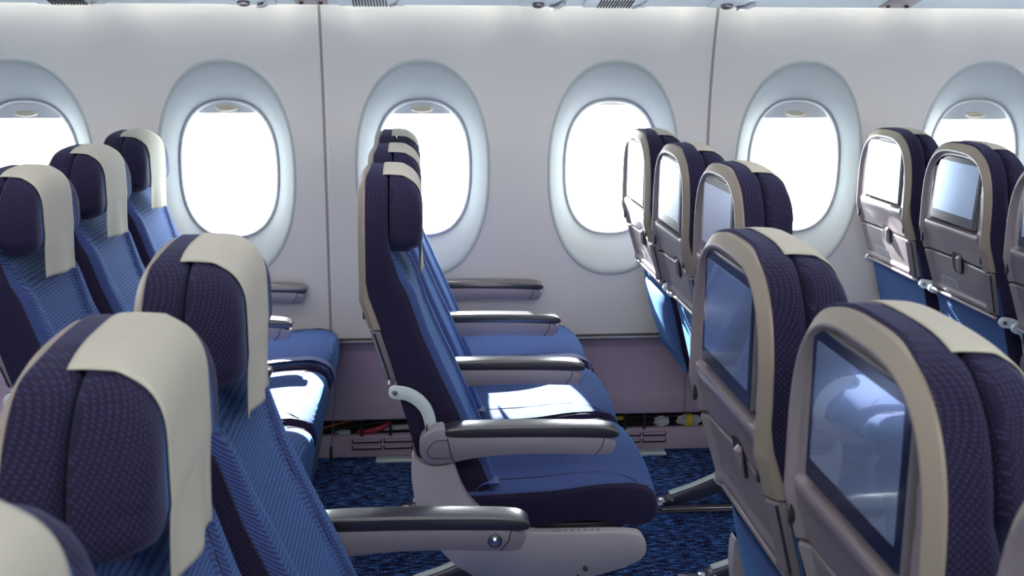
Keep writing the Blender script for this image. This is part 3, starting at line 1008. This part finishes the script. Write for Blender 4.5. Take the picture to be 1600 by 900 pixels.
def make_belt(root):
    """short ends of the belt at the rear of the cushion"""
    b = empty('seat_belt', (0, 0, 0), root)
    for sy in (-1, 1):
        m = MB()
        P = [(.225, .452), (.232, .478), (.243, .494), (.262, .4975), (.285, .498)]
        P = chaikin(P, 2, closed=False)
        m.loft([[(x, sy * .160, z), (x, sy * .198, z), (x + .001, sy * .198, z + .002), (x + .001, sy * .160, z + .002)] for x, z in P])
        m.build('strap', M['belt'], b)
    m = MB(); m.box((.283, .158, .494), (.325, .200, .505), .004); m.build('buckle', M['metal'], b)
    return b

def cush_top(x, y):
    return interp(x, [.20, .30, .41, .504, .578, .617, .64], [.4735, .4762, .4805, .4925, .4945, .4845, .46]) + .020 * max(0, 1 - (abs(y) / .224) ** 2.4)

def make_long_belt(root, y, hang, tongue):
    """belt end laid along the cushion and dropping over its front edge"""
    m = MB(); P = []
    for x in np.linspace(.24, .60, 18):
        P.append((x, y + .01 * math.sin(9 * x), cush_top(x, y) + .003))
    P += [(.630, y, .484), (.6455, y, .455), (.647, y, .42)]
    z = .42
    while z > hang:
        z -= .03; P.append((.647 - .10 * (.42 - z), y - .02 * (.42 - z), z))
    P = chaikin(P, 1, closed=False)
    m.loft([[(p[0], p[1] - .02, p[2]), (p[0], p[1] + .02, p[2]), (p[0] + .0012, p[1] + .02, p[2] + .0016), (p[0] + .0012, p[1] - .02, p[2] + .0016)] for p in P])
    b = m.build('loose_belt', M['belt'], root)
    if tongue:
        e = P[-1]
        m = MB(); m.prism(chaikin([(e[1] - .022, e[2] + .012), (e[1] + .022, e[2] + .012), (e[1] + .020, e[2] - .03), (e[1], e[2] - .055), (e[1] - .020, e[2] - .03)], 1), e[0] - .003, e[0] + .005, .002, 2, 'x')
        t = m.build('belt_tongue', M['slot'], b)
    return b

def make_frame(root):
    m = MB()
    m.tube([(.27, -.224, .370), (.27, .224, .370)], .020, 12); m.tube([(.50, -.224, .372), (.50, .224, .372)], .018, 12)
    m.box((.20, -.20, .386), (.56, .20, .402), .004)
    return m.build('seat_frame', M['darkmetal'], root)

def make_seat(name, kind):
    root = empty(name, (0, 0, 0))
    make_shell(root); make_monitor(root); make_tray(root); make_backrest(root)
    h = make_headrest(root); make_cover(h, 3, 0)
    make_cushion(root); make_frame(root); make_belt(root)
    make_link(root, -1); make_link(root, 1)
    return root

# local extras by place in the triple: which armrests, shrouds and legs it carries
proto = make_seat('airline_seat', 'base')
ROWX = {'A': -.900, 'B': -.116, 'C': .681, 'D': 1.478, 'Ac': -.350, 'Cc': .447}
def ypos(row, j): return (1.5552 if row in ('Ac', 'Cc') else 3.4605) - .485 * (j - 1)

LAB = {
 ('A', 1): 'navy window seat of the rear row at left, farthest from us, cream headrest cover',
 ('A', 2): 'navy seat of the rear row at left, between the window seat and the aisle seat',
 ('A', 3): 'navy aisle seat of the rear row at the left edge, cream cover on its headrest',
 ('B', 1): 'navy seat seen in profile against the window, farthest of the middle row',
 ('B', 2): 'navy seat of the middle row with a white sun patch on its cushion',
 ('B', 3): 'navy aisle seat in full profile at the centre, grey side shroud',
 ('C', 1): 'seat by the bright window right of centre, sunlit white back, farthest of its three',
 ('C', 2): 'middle one of the three grey seat backs in front of the window right of centre',
 ('C', 3): 'aisle seat with grey back and monitor just behind the near bluish screen seat',
 ('D', 1): 'sunlit pale seat back with monitor beside the wall in the foremost row at right',
 ('D', 2): 'grey seat back with tilted bright monitor, second from the wall in the foremost row',
 ('D', 3): 'grey seat back cut by the right edge, aisle seat of the foremost row',
 ('Ac', 1): 'near navy seat with recline-button armrest reaching over the aisle, cream headrest cover',
 ('Ac', 2): 'large blurred navy seat at lower left with a broad cream headrest cover',
 ('Ac', 3): 'nearest seat, only its headrest and cream cover showing in the bottom left corner',
 ('Cc', 1): 'near grey seat back with a pale blue monitor reflecting the cabin',
 ('Cc', 2): 'large near grey seat back with a dark monitor reflecting a sunlit white patch',
 ('Cc', 3): 'nearest seat back at the bottom right corner, only its grey rim showing',
}
GRP = {'A': 'rear row of window-side seats', 'B': 'middle row of window-side seats', 'C': 'row of window-side seats ahead of the middle row',
       'D': 'foremost row of window-side seats', 'Ac': 'near row of centre seats at left', 'Cc': 'near row of centre seats at right'}

def extras(root, row, j):
    c = row in ('Ac', 'Cc')
    s = .2425
    kids = []
    if not c:
        if j == 1:
            make_armrest(root, .222); make_armrest(root, -s)
            make_leg_rear(root, -.2155); make_leg_front(root, -.2155)
        elif j == 2:
            make_armrest(root, -s); make_leg_rear(root, -.2405); make_leg_front(root, -.2405)
        else:
            make_armrest(root, -.247, 'aisle'); make_shroud(root, -1)
    else:
        if j == 1:
            make_armrest(root, .247, 'aisle', button=-1); make_shroud(root, 1); make_armrest(root, -s)
            make_leg_rear(root, -.2452); make_leg_front(root, -.2452)
        elif j == 2:
            make_armrest(root, -s); make_leg_rear(root, -.2402); make_leg_front(root, -.2402)
        else:
            make_armrest(root, -.247, 'aisle'); make_shroud(root, -1)

variants = {}
for row in ('B', 'A', 'C', 'D', 'Ac', 'Cc'):
    for j in (1, 2, 3):
        key = (row in ('Ac', 'Cc'), j)
        if key not in variants:
            if not variants:
                r = proto
            else:
                r = empty('airline_seat', (0, 0, 0))
                base = ('back_shell', 'monitor', 'tray_table', 'backrest', 'headrest', 'seat_cushion', 'seat_frame', 'seat_belt', 'recline_link')
                for ch in list(proto.children):
                    if ch.name.split('.')[0] in base:
                        copy_tree(ch, r)
            extras(r, row, j); variants[key] = r
        else:
            r = copy_tree(variants[key])
        r.location = (ROWX[row], ypos(row, j), 0)
        tag(r, LAB[(row, j)], 'seat', GRP[row])
        if (row, j) == ('A', 1): spec_a = r
        if (row, j) == ('B', 1): spec_b = r
        if (row, j) == ('D', 2): spec_d = r
        if (row, j) == ('C', 1): spec_c = r
        if (row, j) == ('Cc', 1): spec_e = r
for ch in spec_d.children:
    if ch.name.startswith('monitor'):
        th = .075; ch.rotation_euler = (0, th, 0)
        pv = Vector((0, 0, .952)); ch.location = pv - Matrix.Rotation(th, 3, 'Y') @ pv + Vector((-.002, 0, 0))
def make_pocket(root):
    m = MB(); rings = []
    for z, bl in ((.675, .003), (.682, .009), (.672, .018), (.64, .022), (.60, .025), (.55, .022), (.50, .014), (.47, .003)):
        ring = []
        for s in np.linspace(-1, 1, 25):
            ring.append((fab_b(z) - bl * (1 - abs(s) ** 3.5) - .002, s * .185, z))
        ring += [(fab_b(z) + .002, .180, z), (fab_b(z) + .002, -.180, z)]
        rings.append(ring)
    m.loft(rings)
    return m.build('seat_pocket', M['ribs'], root, sharp=60)
make_pocket(spec_c); make_pocket(spec_e)
make_long_belt(spec_a, -.17, .22, True)
make_long_belt(spec_b, -.185, .40, False)

# ------------------------------------------------------------------ lighting
w = bpy.data.worlds.new('World'); S.world = w; w.use_nodes = True
bg = w.node_tree.nodes['Background']; bg.inputs[0].default_value = (.90, .965, 1.0, 1); bg.inputs[1].default_value = 11.0

sun = bpy.data.lights.new('sun', 'SUN'); sun.energy = 52; sun.angle = math.radians(.6); sun.color = (1, .97, .93)
so = bpy.data.objects.new('sun', sun); COL.objects.link(so)
so.rotation_euler = Vector((.285, -1, -.62)).to_track_quat('-Z', 'Y').to_euler()

def area(name, loc, rot, sx, sy, power, col):
    l = bpy.data.lights.new(name, 'AREA'); l.shape = 'RECTANGLE'; l.size = sx; l.size_y = sy; l.energy = power; l.color = col
    o = bpy.data.objects.new(name, l); COL.objects.link(o); o.location = loc; o.rotation_euler = rot
    return o
# unseen ceiling lamps added as fill over both aisles, the near one tilted to brighten the wall, and a wall-wash strip in the gap behind the bins
area('ceiling_fill', (.35, 2.15, 2.26), (0, 0, 0), 4.6, .35, 20, (1, .93, .96))
area('ceiling_fill', (.35, -.2, 2.2), (math.radians(48), 0, 0), 4.6, .35, 34, (1, .96, .92))
area('cove_light', (.35, 3.625, 1.72), (math.radians(0), 0, 0), 5.0, .03, 20, (1, .90, .74))

# -------------------------------------------------------------------- camera
cam = bpy.data.cameras.new('camera'); co = bpy.data.objects.new('camera', cam); COL.objects.link(co)
f, pitch, yaw, roll = 1758., .2184, .0852, -.0039
cam.sensor_width = 36; cam.lens = f / 1600 * 36; cam.clip_start = .02
fw = Vector((math.sin(yaw) * math.cos(pitch), math.cos(yaw) * math.cos(pitch), -math.sin(pitch)))
right = Vector((math.cos(yaw), -math.sin(yaw), 0)); upv = right.cross(fw)
R2 = right * math.cos(roll) - upv * math.sin(roll) * -1 * -1
U2 = upv * math.cos(roll) + right * math.sin(roll)
mw = Matrix((( R2.x, U2.x, -fw.x, 0), (R2.y, U2.y, -fw.y, 0), (R2.z, U2.z, -fw.z, 1.445), (0, 0, 0, 1)))
co.matrix_world = mw
cam.dof.use_dof = True; cam.dof.focus_distance = 2.75; cam.dof.aperture_fstop = 9.0
S.camera = co

S.view_settings.view_transform = 'Standard'; S.view_settings.look = 'None'
S.view_settings.exposure = 0.36; S.view_settings.gamma = 1; S.view_settings.use_curve_mapping = False
S.cycles.use_denoising = True
S.cycles.max_bounces = 8; S.cycles.diffuse_bounces = 5; S.cycles.transparent_max_bounces = 12
S.cycles.caustics_reflective = False; S.cycles.caustics_refractive = False
